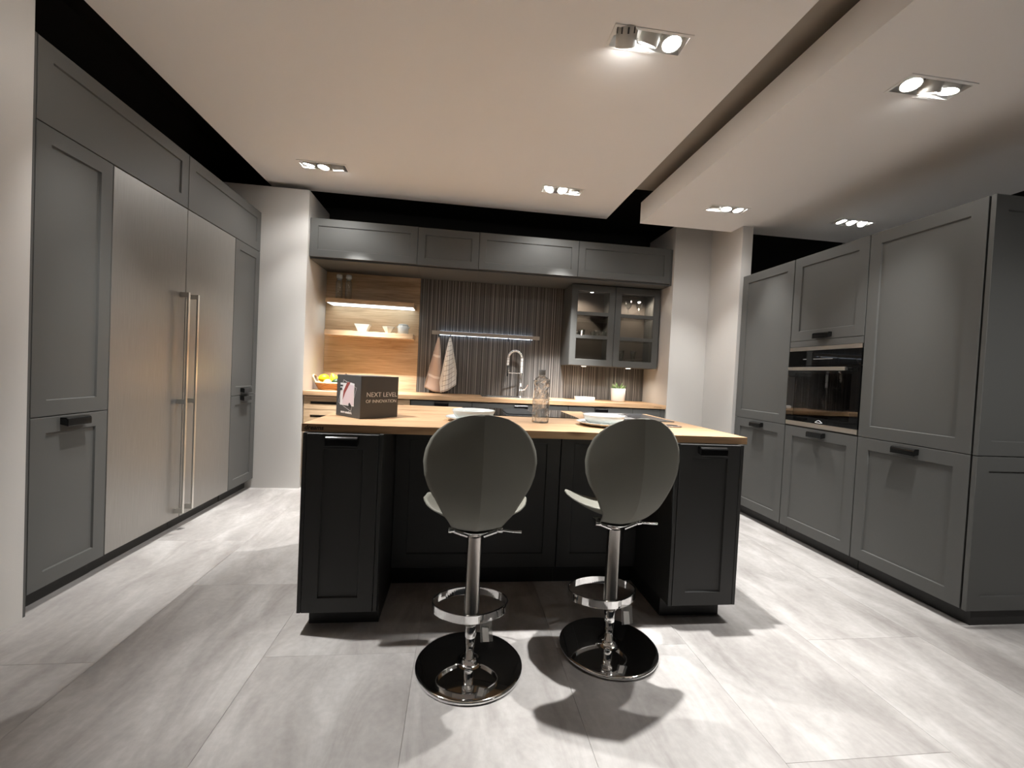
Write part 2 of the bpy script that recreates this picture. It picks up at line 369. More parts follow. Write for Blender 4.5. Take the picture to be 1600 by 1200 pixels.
struct('wall_far_right', MB().box(4.5, 4.6, -3, 4.8, 0, 3.2).box(2.57, 4.5, 4.72, 4.8, 0, 3.2), M['black'], 'black hall wall beyond the right tall cabinets', 'wall')
struct('ceiling', MB().box(-2.6, 4.7, -3.2, 4.9, 3.2, 3.26), M['black'], 'black hall ceiling above the hanging panels', 'ceiling')
FIX = dict(A=(.818, 1.988, 2.727, .378, .142), B=(-1.15, 3.69, 2.727, .378, .142), C=(.813, 3.69, 2.727, .365, .142), D=(-1.15, 1.988, 2.727, .378, .142),
           E=(2.11, 1.793, 2.55, .345, .134), F=(2.098, 3.313, 2.55, .335, .13), G=(3.25, 3.33, 2.55, .335, .13), H=(2.11, .27, 2.55, .345, .134))
def hole(k): x, y, z, a, b = FIX[k]; return (x-a/2+.012, x+a/2-.012, y-b/2+.012, y+b/2-.012)
struct('ceiling_panel', slab(-1.756, 1.402, -2.2, 4.238, 2.727, 2.80, [hole(k) for k in 'ABCD']), M['ceil'], 'large pale suspended ceiling panel over the island', 'ceiling panel')
struct('ceiling_soffit', slab(1.573, 3.778, -2.2, 3.797, 2.55, 2.738, [hole(k) for k in 'EFGH']), M['ceil'], 'lower pale ceiling soffit over the right tall cabinets', 'ceiling panel')
struct('ceiling_gap_board', MB().box(1.25, 1.72, -2.2, 3.79, 2.85, 2.88), plain('gap_board_paint', (.36, .335, .30), .85), 'dark taupe board above the slot between ceiling panel and soffit', 'ceiling panel')
# ------------------------------------------------------------------ recessed triple spotlights
def fixture(key, label, heads, spill, group='recessed triple ceiling spotlights'):
    x, y, z, a, b = FIX[key]
    t = thing('ceiling_spotlight', label, 'ceiling light', (x, y, z), group)
    x0, x1, y0, y1 = x-a/2, x+a/2, y-b/2, y+b/2; h = .014
    fr = MB(); fr.box(x0, x1, y0, y0+h, z-.004, z-.0003).box(x0, x1, y1-h, y1, z-.004, z-.0003).box(x0, x0+h, y0+h, y1-h, z-.004, z-.0003).box(x1-h, x1, y0+h, y1-h, z-.004, z-.0003)
    fr.build('trim_frame', M['whitem'], t)
    bx = MB(); X0_, X1_, Y0_, Y1_ = x0+.0125, x1-.0125, y0+.0125, y1-.0125; zt = z+.05
    for q in ([(X0_, Y0_), (X1_, Y0_)], [(X1_, Y0_), (X1_, Y1_)], [(X1_, Y1_), (X0_, Y1_)], [(X0_, Y1_), (X0_, Y0_)]):
        (p, r_), (s_, u_) = q; bx.add([(p, r_, z-.003), (s_, u_, z-.003), (s_, u_, zt), (p, r_, zt)], [(0, 1, 2, 3)])
    bx.add([(X0_, Y0_, zt), (X1_, Y0_, zt), (X1_, Y1_, zt), (X0_, Y1_, zt)], [(0, 1, 2, 3)])
    # shallow white tray
    bx.build('housing', M['whitem'], t)
    for k, (aim, power, ang, blend, drop) in enumerate(heads):
        hx = x + (k-1)*a*.295; p = Vector((hx, y, z+.016-drop)); d = (Vector(aim)-p).normalized()
        R = .047*a/.37
        face = p + d*.020
        hd = MB().lathe([(R*.86, -.085), (R, -.08), (R, -.002), (R*.95, 0), (R*.9, -.001), (R*.88, -.006)], face, n=28, axis=d).build('lamp_head', M['headm'], t)
        MB().lathe([(R*.88, -.0065), (R*.88, -.0045)], face, n=28, axis=d).build('lens', M['lens'], hd)
        # cooling slots at the rear of the barrel
        q = Vector((0, 0, 1)).rotation_difference(d)
        for s in range(10):
            an = 2*PI*s/10; c_ = q @ Vector((math.cos(an)*R, math.sin(an)*R, -.066)); tn = q @ Vector((-math.sin(an), math.cos(an), 0)); ax = d
            rr = (q @ Vector((math.cos(an), math.sin(an), 0)))
            vs = [face+c_+tn*(sx*.004)+ax*(sz*.012)+rr*sr for sr in (-.001, .0006) for sz in (-1, 1) for sx in (-1, 1)]
            MB().add(vs, [(0, 2, 3, 1), (4, 5, 7, 6), (0, 1, 5, 4), (2, 6, 7, 3), (0, 4, 6, 2), (1, 3, 7, 5)]).build('cooling_slot', M['darkp'], hd)
        ld = bpy.data.lights.new('spot', 'SPOT'); ld.energy = power*GAIN; ld.spot_size = math.radians(ang); ld.spot_blend = blend; ld.shadow_soft_size = .022; ld.color = LIGHT_COL
        lo = bpy.data.objects.new('spot_beam', ld); COL.objects.link(lo); lo.parent = t
        lo.location = face + d*.004 - Vector((x, y, z)); lo.rotation_euler = d.to_track_quat('-Z', 'Y').to_euler()
    # wide stray light of the reflectors
    ld = bpy.data.lights.new('spill', 'SPOT'); ld.energy = spill*GAIN; ld.spot_size = math.radians(146); ld.spot_blend = .5; ld.shadow_soft_size = .05; ld.color = LIGHT_COL
    lo = bpy.data.objects.new('stray_light', ld); COL.objects.link(lo); lo.parent = t; lo.location = (0, 0, -.055)
    return t
# aim point, power, cone, blend, drop below the ceiling
fixture('A', 'triple ceiling spotlight in the large panel above the stools, front one', [((1.15, 3.75, .85), 330, 44, 1, .035), ((.35, 3.3, .85), 190, 46, 1, .012), ((1.0, 1.5, 0), 400, 56, 1, .0)], 6)
fixture('B', 'triple ceiling spotlight in the large panel nearest the left wall', [((-1.62, 4.1, .4), 60, 54, 1, .0), ((-1.35, 3.6, 0), 200, 56, 1, .01), ((-.85, 4.30, .88), 680, 42, 1, .02)], 18)
fixture('C', 'triple ceiling spotlight in the large panel above the sink side', [((-.75, 2.75, 0), 230, 62, 1, .0), ((1.15, 2.9, .5), 120, 60, 1, .0), ((.95, 4.29, .88), 560, 42, 1, .0)], 18)
fixture('D', 'triple ceiling spotlight in the large panel above the left cabinets, cut by the frame', [((-1.80, 2.42, .9), 60, 44, 1, .0), ((-.12, 1.85, .4), 250, 58, 1, .0), ((-1.65, 2.9, 0), 130, 48, 1, .0)], 3)
fixture('E', 'triple ceiling spotlight in the soffit nearest the camera on the right', [((1.7, 1.45, 0), 85, 62, 1, .0), ((2.42, 2.75, .4), 80, 50, 1, .02), ((1.9, 2.4, 0), 80, 54, 1, .0)], 5)
fixture('F', 'triple ceiling spotlight in the soffit beside the right return wall', [((2.2, 4.0, .5), 80, 58, 1, .0), ((1.8, 3.1, 0), 100, 62, 1, .0), ((2.42, 3.0, 0), 90, 52, 1, .0)], 8)
fixture('G', 'triple ceiling spotlight in the soffit above the tops of the right tall cabinets', [((3.6, 3.0, 0), 90, 80, 1, .0), ((3.7, 2.4, 0), 90, 80, 1, .0), ((3.6, 1.6, 0), 90, 80, 1, .0)], 4)

fixture('H', 'triple ceiling spotlight added to the soffit row out of view to light the right end panel', [((2.85, 1.75, .8), 60, 50, 1, .0), ((3.0, 1.5, .2), 40, 56, 1, .0), ((2.6, 1.6, 1.5), 30, 50, 1, .0)], 2)  # unseen extra fitting, put in to brighten the right end panel

# ------------------------------------------------------------------ left run
ZB, ZM, ZD, ZT = .087, .8445, 2.095, 2.44
G = .002
def tall(name, label, cat, y0, y1, doors, z0=0, z1=ZD, x_front=XL, n='+x', depth=.60, kick=True, grp=None):
    s = 1 if n == '+x' else -1
    xb = x_front - s*depth; xf = x_front - s*.022
    t = thing(name, label, cat, ((x_front+xb)/2, (y0+y1)/2, z0), grp)
    MB().box(min(xb, xf), max(xb, xf), y0+.0015, y1-.0015, z0 if not kick else ZB-.004, z1-.001).build('carcass', M['greyin'], t)
    if kick: MB().box(min(xb+s*.01, xf-s*.045), max(xb+s*.01, xf-s*.045), y0+.0015, y1-.0015, 0, ZB-.0045).build('plinth', M['kick'], t)
    for (za, zb, hz) in doors:
        add_door(t, (x_front, y0+G, za), n, y1-y0-2*G, zb-za, handle=None if hz is None else hz-za)
    return t
Y = [2.052, 2.460, 3.068, 3.673, 4.094]
tall('tall_cabinet', 'narrow dark grey tall cabinet left of the steel fridge doors', 'cabinet', Y[0], Y[1], [(ZB, ZM-G, .835), (ZM+G, ZD-G, None)])
tall('tall_cabinet', 'narrow dark grey tall cabinet in the corner, right of the fridge, with two handles', 'cabinet', Y[3], Y[4], [(ZB, ZM-G, .839), (ZM+G, ZD-G, .906)])
tall('bridge_cabinet', 'dark grey top cabinet over the narrow tall cabinet and first fridge door', 'cabinet', Y[0], Y[2], [(ZD+G, ZT, None)], z0=ZD+.0005, z1=ZT, kick=False)
tall('bridge_cabinet', 'dark grey top cabinet over the second fridge door, reaching the back wall', 'cabinet', Y[2], Y[4], [(ZD+G, ZT, None)], z0=ZD+.0005, z1=ZT, kick=False)
tag(MB().box(-2.38, XL, 2.028, Y[0]-.002, 0, ZT).build('filler_panel', M['greyin'], None, off=(-2.08, 2.04, 0)), 'narrow dark upright filler panel between left wall and cabinets', 'panel')
def fridge(label, y0, y1, hy):
    t = thing('refrigerator', label, 'refrigerator', (-2.08, (y0+y1)/2, 0), 'built-in steel refrigerators')
    MB().box(-2.38, XL-.026, y0+.0015, y1-.0015, ZB-.004, ZD-.003).build('body', M['greyin'], t)
    MB().box(-2.37, XL-.07, y0+.0015, y1-.0015, 0, ZB-.0045).build('plinth', M['kick'], t)
    d = MB().box(XL-.024, XL, y0+.003, y1-.003, ZB+.002, ZD-.004).build('door', M['steel'], t, bevel=.002); d['label'] = 'plain brushed stainless steel door'
    h = MB().box(XL+.043, XL+.053, hy-.009, hy+.009, .125, 1.552).build('handle', M['ssteel'], t, bevel=.0015)
    h['label'] = 'long upright satin steel bar handle'
    for z in (.14, .85, 1.535): MB().box(XL, XL+.0435, hy-.007, hy+.007, z-.015, z+.015).build('handle_post', M['ssteel'], h)
fridge('steel fridge door nearer the camera, its bar handle on the right edge', Y[1], Y[2], 3.018)
fridge('steel fridge door farther from the camera, its bar handle on the left edge', Y[2], Y[3], 3.118)

# ------------------------------------------------------------------ right run
XR = 2.489
tall('tall_cabinet', 'dark grey tall cabinet between right return wall and oven column', 'cabinet', 3.009, 3.612, [(ZB, ZM-G, .828), (ZM+G, ZD, None)], x_front=XR, n='-x')
t = tall('tall_cabinet', 'widest-looking dark grey tall cabinet right of the oven, nearest the camera', 'cabinet', 1.803, 2.405, [(ZB, ZM-G, .828), (ZM+G, ZD, None)], x_front=XR, n='-x')
for za, zb in ((ZB, ZM-G), (ZM+G, ZD)):
    e = add_door(t, (XR, 1.775, za), '-y', .60, zb-za, name='end_panel')
# oven column
t = thing('oven_cabinet', 'dark grey tall cabinet column that houses the built-in oven', 'cabinet', (2.79, 2.707, 0))
oy0, oy1 = 2.407, 3.007
mb = MB().box(XR+.022, 3.088, oy0+.0015, oy0+.018, ZB, ZD-.001).box(XR+.022, 3.088, oy1-.018, oy1-.0015, ZB, ZD-.001).box(XR+.022, 3.088, oy0+.018, oy1-.018, ZB, .850).box(XR+.022, 3.088, oy0+.018, oy1-.018, 1.43, ZD-.001).box(3.07, 3.088, oy0+.018, oy1-.018, .85, 1.43)
mb.build('carcass', M['greyin'], t)
MB().box(XR+.067, 3.078, oy0+.0015, oy1-.0015, 0, ZB-.0005).build('plinth', M['kick'], t)
add_door(t, (XR, oy0+G, ZB), '-x', .596, ZM-G-ZB, handle=.828-ZB)
add_door(t, (XR, oy0+G, 1.475), '-x', .596, ZD-1.475, handle=.045)
MB().box(XR, XR+.0215, oy0+G, oy1-G, 1.4295, 1.472).build('filler_strip', M['grey'], t)
# oven
t = thing('oven', 'black glass built-in oven with steel trims and bar handle', 'oven', (2.75, 2.707, .851))
oa, ob_ = oy0+.02, oy1-.02
ofa, ofb = oy0+.003, oy1-.003
mb = MB().box(XR+.03, 3.0, oa, oa+.004, .853, 1.425).box(XR+.03, 3.0, ob_-.004, ob_, .853, 1.425).box(3.0, 3.01, oa, ob_, .853, 1.425).box(XR+.03, 3.0, oa, ob_, .853, .90).box(XR+.03, 3.0, oa, ob_, 1.26, 1.425)
mb.build('oven_body', plain('oven_enamel', (.05, .052, .055), .35), t)
MB().box(XR-.002, XR+.028, ofa, ofb, 1.400, 1.4275).build('steel_trim', M['ssteel'], t)
MB().box(XR-.002, XR+.028, ofa, ofb, .8525, .884).build('steel_trim', M['ssteel'], t)
cp = MB().box(XR-.004, XR+.028, ofa, ofb, 1.292, 1.399).build('control_panel', M['glassb'], t)
MB().box(XR-.0046, XR-.004, 2.62, 2.78, 1.335, 1.34).box(XR-.0046, XR-.004, 2.84, 2.87, 1.335, 1.34).build('display_marks', plain('oven_marks', (.25, .25, .25), .5), cp)
wy0, wy1, wz0, wz1 = 2.47, 2.935, .925, 1.235
d = MB().box(XR-.004, XR+.026, ofa, wy0, .885, 1.289).box(XR-.004, XR+.026, wy1, ofb, .885, 1.289).box(XR-.004, XR+.026, wy0, wy1, .885, wz0).box(XR-.004, XR+.026, wy0, wy1, wz1, 1.289).build('oven_door', M['glassb'], t)
MB().box(XR-.003, XR+.003, wy0, wy1, wz0, wz1).build('window_pane', M['pane'], d)
hb = MB().box(XR-.05, XR-.038, 2.475, 2.955, 1.255, 1.279).box(XR-.038, XR-.004, 2.50, 2.52, 1.258, 1.276).box(XR-.038, XR-.004, 2.91, 2.93, 1.258, 1.276).build('handle', M['ssteel'], d, bevel=.001)
lg = MB()
yc, zc = 2.70, .9
lg.tube([(XR-.0045, yc+.03, zc-.006), (XR-.0045, yc+.012, zc+.006), (XR-.0045, yc, zc+.010), (XR-.0045, yc-.012, zc+.006), (XR-.0045, yc-.03, zc-.006)], .0018, n=6).tube([(XR-.0045, yc+.022, zc-.007), (XR-.0045, yc-.022, zc-.007)], .0018, n=6)
lg.build('emblem', M['print_w'], d)
for z in (.96, 1.05):
    rk = MB()
    for k in range(9): rk.tube([(XR+.05+k*.05, oa+.01, z), (XR+.05+k*.05, ob_-.01, z)], .0025, n=6)
    for yy in (oa+.012, ob_-.012): rk.tube([(XR+.045, yy, z), (2.96, yy, z)], .004, n=6)
    rk.build('oven_rack', M['ssteel'], t)

# ------------------------------------------------------------------ island
IY0, IY1, IZ0, IZ1 = 1.896, 3.02, .849, .882
IF = 1.870
HOB = (.035, .722, 2.50, 3.0)
def island_side(label, xa, xb, ka, kb):
    t = thing('island_cabinet', label, 'cabinet', ((xa+xb)/2, 2.45, 0))
    z0 = .089
    MB().box(xa+.016, xb-.016, IF+.024, 3.0, z0, IZ0-.001).build('carcass', M['islin'], t)
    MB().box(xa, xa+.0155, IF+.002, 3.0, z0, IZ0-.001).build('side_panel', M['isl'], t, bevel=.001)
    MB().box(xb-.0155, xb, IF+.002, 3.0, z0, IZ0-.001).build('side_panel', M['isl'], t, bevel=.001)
    MB().box(ka, kb, 1.951, 2.99, 0, z0-.0005).build('plinth', M['kick'], t)
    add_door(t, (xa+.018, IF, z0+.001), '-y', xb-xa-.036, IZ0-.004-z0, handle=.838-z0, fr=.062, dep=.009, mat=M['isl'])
island_side('dark island cabinet at the left end, below the grey carton', -.627, -.303, -.600, -.304)
island_side('dark island cabinet at the right end, facing the camera', 1.011, 1.346, 1.013, 1.315)
def island_mid(label, xa, xb):
    t = thing('island_cabinet', label, 'cabinet', ((xa+xb)/2, 2.6, 0))
    MB().box(xa, xb, 2.273, 3.0, .089, IZ0-.06).build('carcass', M['islin'], t)
    MB().box(xa, xb, 2.305, 2.99, 0, .0885).build('plinth', M['kick'], t)
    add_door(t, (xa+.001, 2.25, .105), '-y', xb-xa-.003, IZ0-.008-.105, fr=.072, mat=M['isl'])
island_mid('dark island cabinet recessed behind the left bar stool', -.3015, .562)
island_mid('dark island cabinet recessed behind the right bar stool', .5635, 1.0095)
t = thing('island_worktop', 'oak-look worktop slab on top of the kitchen island', 'worktop', (.37, 2.45, IZ0))
sl = slab(-.6405, 1.377, IY0, IY1, IZ0, IZ1, [(HOB[0]+.02, HOB[1]-.02, HOB[2]+.02, HOB[3]-.02)]).build('slab', M['oak'], t)
fmf = frame_map((-.634, IY0, IZ0), '-y')
text_mesh('dreams', .026, lambda a, b, c: fmf(a+.004, b+.009, c+.0004), M['ink'], t, shear=.2, bold=.0006)
# hob
t = thing('induction_hob', 'black glass induction hob with central extractor grille, flush in the island', 'hob', (.38, 2.75, IZ1))
MB().box(*HOB, IZ1+.0002, IZ1+.004).build('glass_top', M['glassb'], t, bevel=.001)
MB().box(HOB[0]+.03, HOB[1]-.03, HOB[2]+.03, HOB[3]-.03, IZ0-.05, IZ1).build('hob_body', M['kick'], t)
gm = plain('grille_black', (.004, .004, .004), .6, spec=.1)
gr = MB().box(.30, .46, 2.60, 2.90, IZ1+.0042, IZ1+.006).build('extractor_grille', gm, t)
for k in range(6):
    yk = 2.625+k*.045
    MB().add([(.305, yk, IZ1+.006), (.455, yk, IZ1+.006), (.455, yk+.03, IZ1+.018), (.305, yk+.03, IZ1+.018), (.305, yk+.004, IZ1+.006), (.455, yk+.004, IZ1+.006), (.455, yk+.034, IZ1+.018), (.305, yk+.034, IZ1+.018)],
             [(0, 1, 2, 3), (7, 6, 5, 4), (0, 4, 5, 1), (3, 2, 6, 7), (0, 3, 7, 4), (1, 5, 6, 2)]).build('grille_fin', gm, gr)

# ------------------------------------------------------------------ bar stools
def interp(tab, t):
    for (a, b), (c, d) in zip(tab, tab[1:]):
        if t <= c: return b+(d-b)*(t-a)/(c-a)
    return tab[-1][1]
def smooth_path(pts, n):
    out = []
    P = [Vector(p) for p in pts]
    for i in range(len(P)-1):
        p0 = P[max(i-1, 0)]; p1 = P[i]; p2 = P[i+1]; p3 = P[min(i+2, len(P)-1)]
        for k in range(n):
            t = k/n; out.append(.5*((2*p1)+(p2-p0)*t+(2*p0-5*p1+4*p2-p3)*t*t+(3*p1-p0-3*p2+p3)*t**3))
    out.append(P[-1]); return out
def bar_stool(label, loc, rz):
    t = thing('bar_stool', label, 'bar stool', loc, 'grey shell bar stools at the island', rz)
    O = (0, 0, 0)
    MB().lathe([(.2, 0), (.205, .003), (.205, .010), (.203, .013), (.195, .0145), (.06, .021), (.035, .024), (.030, .034), (.026, .036), (0, .036)], n=72).build('base', M['chrome'], t, off=O)
    MB().lathe([(.0215, .03), (.0215, .20)], n=28).build('lower_column', M['chrome'], t, off=O)
    MB().lathe([(.0265, .165), (.0295, .17), (.0295, .212), (.028, .214), (.028, .505), (.0285, .515), (.02, .517)], n=32).build('column', M['satin'], t, off=O)
    # foot ring
    pts = []
    nseg = 96
    for k in range(nseg):
        a = 2*PI*k/nseg; c = math.cos(a)
        x = .150*math.sin(a)*(1-.22*max(0, c)**2); y = .083-.112*c
        pts.append((x, y))
    mb = MB(); vs = []; fs = []
    for k in range(nseg):
        x, y = pts[k]; xa, ya = pts[k-1]; xb, yb = pts[(k+1) % nseg]; tx, ty = xb-xa, yb-ya; l = math.hypot(tx, ty); nx, ny = ty/l, -tx/l
        for (o_, z) in ((.002, .178), (.003, .18), (.003, .211), (.002, .213), (-.002, .213), (-.003, .211), (-.003, .18), (-.002, .178)): vs.append((x+nx*o_, y+ny*o_, z))
    for k in range(nseg):
        for j in range(8): fs.append((k*8+j, k*8+(j+1) % 8, ((k+1) % nseg)*8+(j+1) % 8, ((k+1) % nseg)*8+j))
    mb.add(vs, fs, False).build('foot_ring', M['chrome'], t, off=O)
    # hang tag
    tg = MB().add([(.03, -.038, .20), (.075, -.046, .20), (.082, -.05, .125), (.036, -.043, .118)], [(0, 1, 2, 3)]).build('hang_tag', M['tagp'], t, off=O, solid=.0008)
    MB().add([(.04, -.0435, .175), (.062, -.0475, .175), (.068, -.05, .123), (.045, -.0465, .121)], [(0, 1, 2, 3)]).build('paper_label', M['tagl'], tg, off=O, solid=.0006)
    # bracket
    br = MB().lathe([(.03, .512), (.034, .516), (.06, .532), (.062, .536), (0, .536)], n=24).box(-.075, .075, -.03, .06, .531, .537).build('bracket', M['chrome'], t, off=O, bevel=.001)
    for s in (-1, 1):
        MB().tube([(s*.03, -.03, .518), (s*.085, -.035, .54)], .0085, n=10).lathe([(.009, -.012), (.011, -.01), (.011, .01), (.009, .012)], (s*.09, -.036, .542), n=12, axis=(1, 0, 0)).build('bracket_arm', M['chrome'], br, off=O)
    MB().tube([(.095, -.036, .541), (.14, -.04, .537), (.172, -.042, .536)], [.004, .0045, .0055], n=10).build('lever', M['chrome'], t, off=O)
    # seat leaf
    cl = smooth_path([(0, -.125, .615), (0, -.095, .582), (0, -.03, .562), (0, .05, .559), (0, .14, .567), (0, .21, .571)], 5); nS = len(cl)-1
    sw = [(0, .05), (.12, .105), (.25, .150), (.42, .186), (.6, .200), (.74, .190), (.86, .155), (.94, .105), (.98, .06), (1, .012)]
    def seat(u, v):
        p = cl[round(v*nS)]; x = (2*u-1)*interp(sw, v)
        return (x, p.y - .25*x*x*(1 if v > .5 else 0), p.z + .13*abs(x) + 1.45*x*x)
    MB().grid(seat, 26, nS).build('seat', M['shell'], t, off=O, solid=.007)
    # back leaf
    bl = smooth_path([(0, .0, .536), (0, -.05, .544), (0, -.11, .574), (0, -.16, .62), (0, -.19, .68), (0, -.205, .76), (0, -.21, .84), (0, -.207, .92), (0, -.200, .99)], 7); nB = len(bl)-1
    bw = [(.53, .070), (.55, .092), (.575, .10), (.60, .109), (.62, .118), (.64, .128), (.66, .138), (.68, .149), (.70, .161), (.73, .179), (.77, .193), (.82, .199), (.86, .193), (.90, .176), (.93, .153), (.955, .122), (.975, .084), (.985, .045), (.9905, .008)]
    def back(u, v):
        i = round(v*nB); p = bl[i]; a = bl[max(i-1, 0)]; b = bl[min(i+1, nB)]; tn = (b-a).normalized(); n_ = Vector((0, tn.z, -tn.y))
        f = min(1, max(0, (p.z-.55)/.08)); n_ = (n_*(1-f)+Vector((0, 1, 0))*f).normalized()
        x = (2*u-1)*interp(bw, p.z); o_ = f*(.30*abs(x)+.55*x*x)+(1-f)*(.08*abs(x)+1.0*x*x)
        q = p + n_*o_; return (x, q.y, q.z)
    bo = MB().grid(back, 28, nB).build('backrest', M['shell'], t, off=O, solid=.006)
    me = bo.data; at = me.attributes.new('sharp_edge', 'BOOLEAN', 'EDGE')
    for e in me.edges:
        if all(abs(me.vertices[k].co.x) < 1e-4 for k in e.vertices): at.data[e.index].value = True
    return t
bar_stool('grey shell bar stool on the left, nearer the grey carton', (.090, 1.640, 0), .02)
bar_stool('grey shell bar stool on the right, near the right worktop end', (.675, 1.725, 0), .09)

# ------------------------------------------------------------------ things on the island
def plate_set(x, y, which):
    z = IZ1+.0005
    p = tag(MB().lathe([(.0, .004), (.085, .004), (.09, .006), (.135, .019), (.140, .0215), (.1405, .0200), (.136, .016), (.092, .001), (.085, 0), (0, 0)], (x, y, z), n=56).build('dinner_plate', M['white'], None, off=(x, y, z)), 'white dinner plate %s' % which[0], 'plate', 'white plates on the island')
    tag(MB().lathe([(.0, .008), (.06, .009), (.084, .018), (.097, .036), (.105, .052), (.1085, .0525), (.109, .050), (.102, .034), (.090, .014), (.066, .002), (0, .001)], (x, y, z+.0045), n=56).build('soup_bowl', M['white'], None, off=(x, y, z+.0045)), 'white shallow soup bowl %s' % which[1], 'bowl', 'white bowls on the island')
plate_set(.085, 2.20, ('partly hidden behind the left bar stool', 'on the plate behind the left bar stool'))
plate_set(.765, 2.185, ('behind the right bar stool, beside the water bottle', 'on the plate behind the right bar stool'))
# bottle
bx_, by_ = .437, 2.235
t = thing('water_bottle', 'clear facetted water bottle with grey cap on the island', 'bottle', (bx_, by_, IZ1))
rnd = random.Random(3)
def bottle():
    prof = [(.0, .004), (.040, 0), (.0445, .004), (.0455, .03), (.045, .07), (.0465, .095), (.046, .118), (.0435, .122), (.0425, .128), (.041, .15), (.0385, .17), (.041, .192), (.0435, .207), (.0435, .222), (.036, .2325), (.020, .240), (.0155, .244), (.0155, .254)]
    n = 14; vs = []; fs = []
    for (r_, z) in prof:
        for k in range(n):
            a = 2*PI*(k+.5*(int(z*60) % 2))/n; j = 1+(rnd.uniform(-.07, .03) if .01 < z < .23 else 0)
            vs.append((bx_+r_*j*math.cos(a), by_+r_*j*math.sin(a), IZ1+z+.0003))
    for i in range(len(prof)-1):
        for k in range(n): fs.append((i*n+k, i*n+(k+1) % n, (i+1)*n+(k+1) % n, (i+1)*n+k))
    fs.append(tuple((len(prof)-1)*n+k for k in range(n)))
    return MB().add(vs, fs)
bottle().build('bottle_body', M['water'], t)
MB().lathe([(.0175, .250), (.0178, .252), (.0178, .276), (.016, .278), (0, .278)], (bx_, by_, IZ1), n=24).build('cap', M['cap'], t)
# carton
c0 = Vector((-.454, 2.114)); ang = math.radians(45.5); S = .214; Hh = .205
ul = Vector((-math.cos(ang), math.sin(ang))); ur = Vector((math.sin(ang), math.cos(ang)))
cc = c0+(ul+ur)*S/2
t = thing('carton', 'dark grey cardboard carton lettered NEXT LEVEL OF INNOVATION on the island', 'box', (cc.x, cc.y, IZ1))
mb = MB(); ps = [c0, c0+ur*S, c0+ur*S+ul*S, c0+ul*S]
mb.prism([(p.x, p.y) for p in ps], lambda a, b, z: (a, b, z), IZ1+.0003, IZ1+Hh); mb.build('carton_body', M['card'], t, bevel=.0015)
nl = Vector((-ur.x, -ur.y)); nr = Vector((-ul.x, -ul.y))   # outward normals of left / right visible faces
def fl(a, b, d): p = c0+ul*S - ul*a + nl*(d+.0006); return (p.x, p.y, IZ1+b)
def frr(a, b, d): p = c0 + ur*a + nr*(d+.0006); return (p.x, p.y, IZ1+b)
text_mesh('NEXT LEVEL', .0325, lambda a, b, c: frr(a+.030, b+.105, c), M['print_w'], t, bold=-.0001)
text_mesh('OF INNOVATION', .0222, lambda a, b, c: frr(a+.028, b+.076, c), M['print_w'], t)
text_mesh('more comfort.', .0165, lambda a, b, c: fl(a+.045, b+.017, c), M['print_w'], t, bold=.0006)
def flat(poly, mat, name, lift=.0):
    MB().prism(poly, lambda a, b, h: fl(a, b, h), lift, lift+.0004).build(name, mat, t)
def outline(poly, wd, mat, lift):
    mb = MB(); n = len(poly)
    for i in range(n):
        (x0, y0), (x1, y1) = poly[i], poly[(i+1) % n]; l = math.hypot(x1-x0, y1-y0); nx, ny = -(y1-y0)/l*wd, (x1-x0)/l*wd
        mb.prism([(x0-nx, y0-ny), (x1-nx, y1-ny), (x1+nx, y1+ny), (x0+nx, y0+ny)], lambda a, b, h: fl(a, b, h), lift, lift+.0003)
    mb.build('printed_outline', mat, t)
outline([(.063, .180), (.178, .146), (.135, .030), (.020, .066)], .0007, M['print_w'], 0)
flat([(.036, .165), (.09, .165), (.105, .172), (.16, .165), (.16, .055), (.036, .055)], M['print_w'], 'printed_picture', .0003)
flat([(.10, .162), (.156, .155), (.156, .06), (.06, .06), (.06, .10)], M['pink'], 'printed_picture', .0008)
flat([(.098, .170), (.125, .170), (.082, .118), (.062, .082), (.066, .125)], M['red'], 'printed_stroke', .0013)
flat([(.036, .155), (.062, .155), (.055, .148), (.036, .148)], M['darkp'], 'printed_stroke', .0013)
flat([(.036, .138), (.05, .142), (.056, .131), (.036, .126)], M['darkp'], 'printed_stroke', .0013)
flat([(.115, .064), (.122, .072), (.138, .06), (.14, .053), (.116, .053)], M['darkp'], 'printed_stroke', .0013)
# brochures and lid at the right
t = thing('display_board', 'thin slate grey printed board lying on the right back corner of the island', 'board', (1.1, 2.74, IZ1), None)
R_ = lambda x, y, a: (1.12+math.cos(a)*(x-1.12)-math.sin(a)*(y-2.74), 2.74+math.sin(a)*(x-1.12)+math.cos(a)*(y-2.74))
def rect(x0, x1, y0, y1, a): return [R_(x0, y0, a), R_(x1, y0, a), R_(x1, y1, a), R_(x0, y1, a)]
MB().prism(rect(.88, 1.325, 2.50, 2.985, 0), lambda a, b, h: (a, b, h), IZ1+.0002, IZ1+.004).build('board', M['mat'], t)
MB().prism(rect(.92, 1.10, 2.56, 2.66, .1), lambda a, b, h: (a, b, h), IZ1+.0042, IZ1+.0048).build('printed_shape', M['matl'], t)
MB().prism(rect(.93, 1.12, 2.72, 2.80, -.15), lambda a, b, h: (a, b, h), IZ1+.0042, IZ1+.0048).build('printed_shape', M['matl'], t)
MB().prism(rect(1.02, 1.17, 2.88, 2.93, .1), lambda a, b, h: (a, b, h), IZ1+.0042, IZ1+.0048).build('printed_shape', M['matl'], t)
t = thing('socket_lid', 'small round metallic lid set in the worktop near its right end', 'lid', (1.185, 2.26, IZ1))
MB().lathe([(.050, 0), (.052, .002), (.050, .005), (.044, .006), (0, .006)], (1.185, 2.26, IZ1+.0003), n=40).build('lid', M['lidm'], t)
MB().lathe([(.030, .0061), (.030, .0075), (.026, .008), (0, .008)], (1.185, 2.26, IZ1), n=32).build('lid_centre', M['kick'], t)

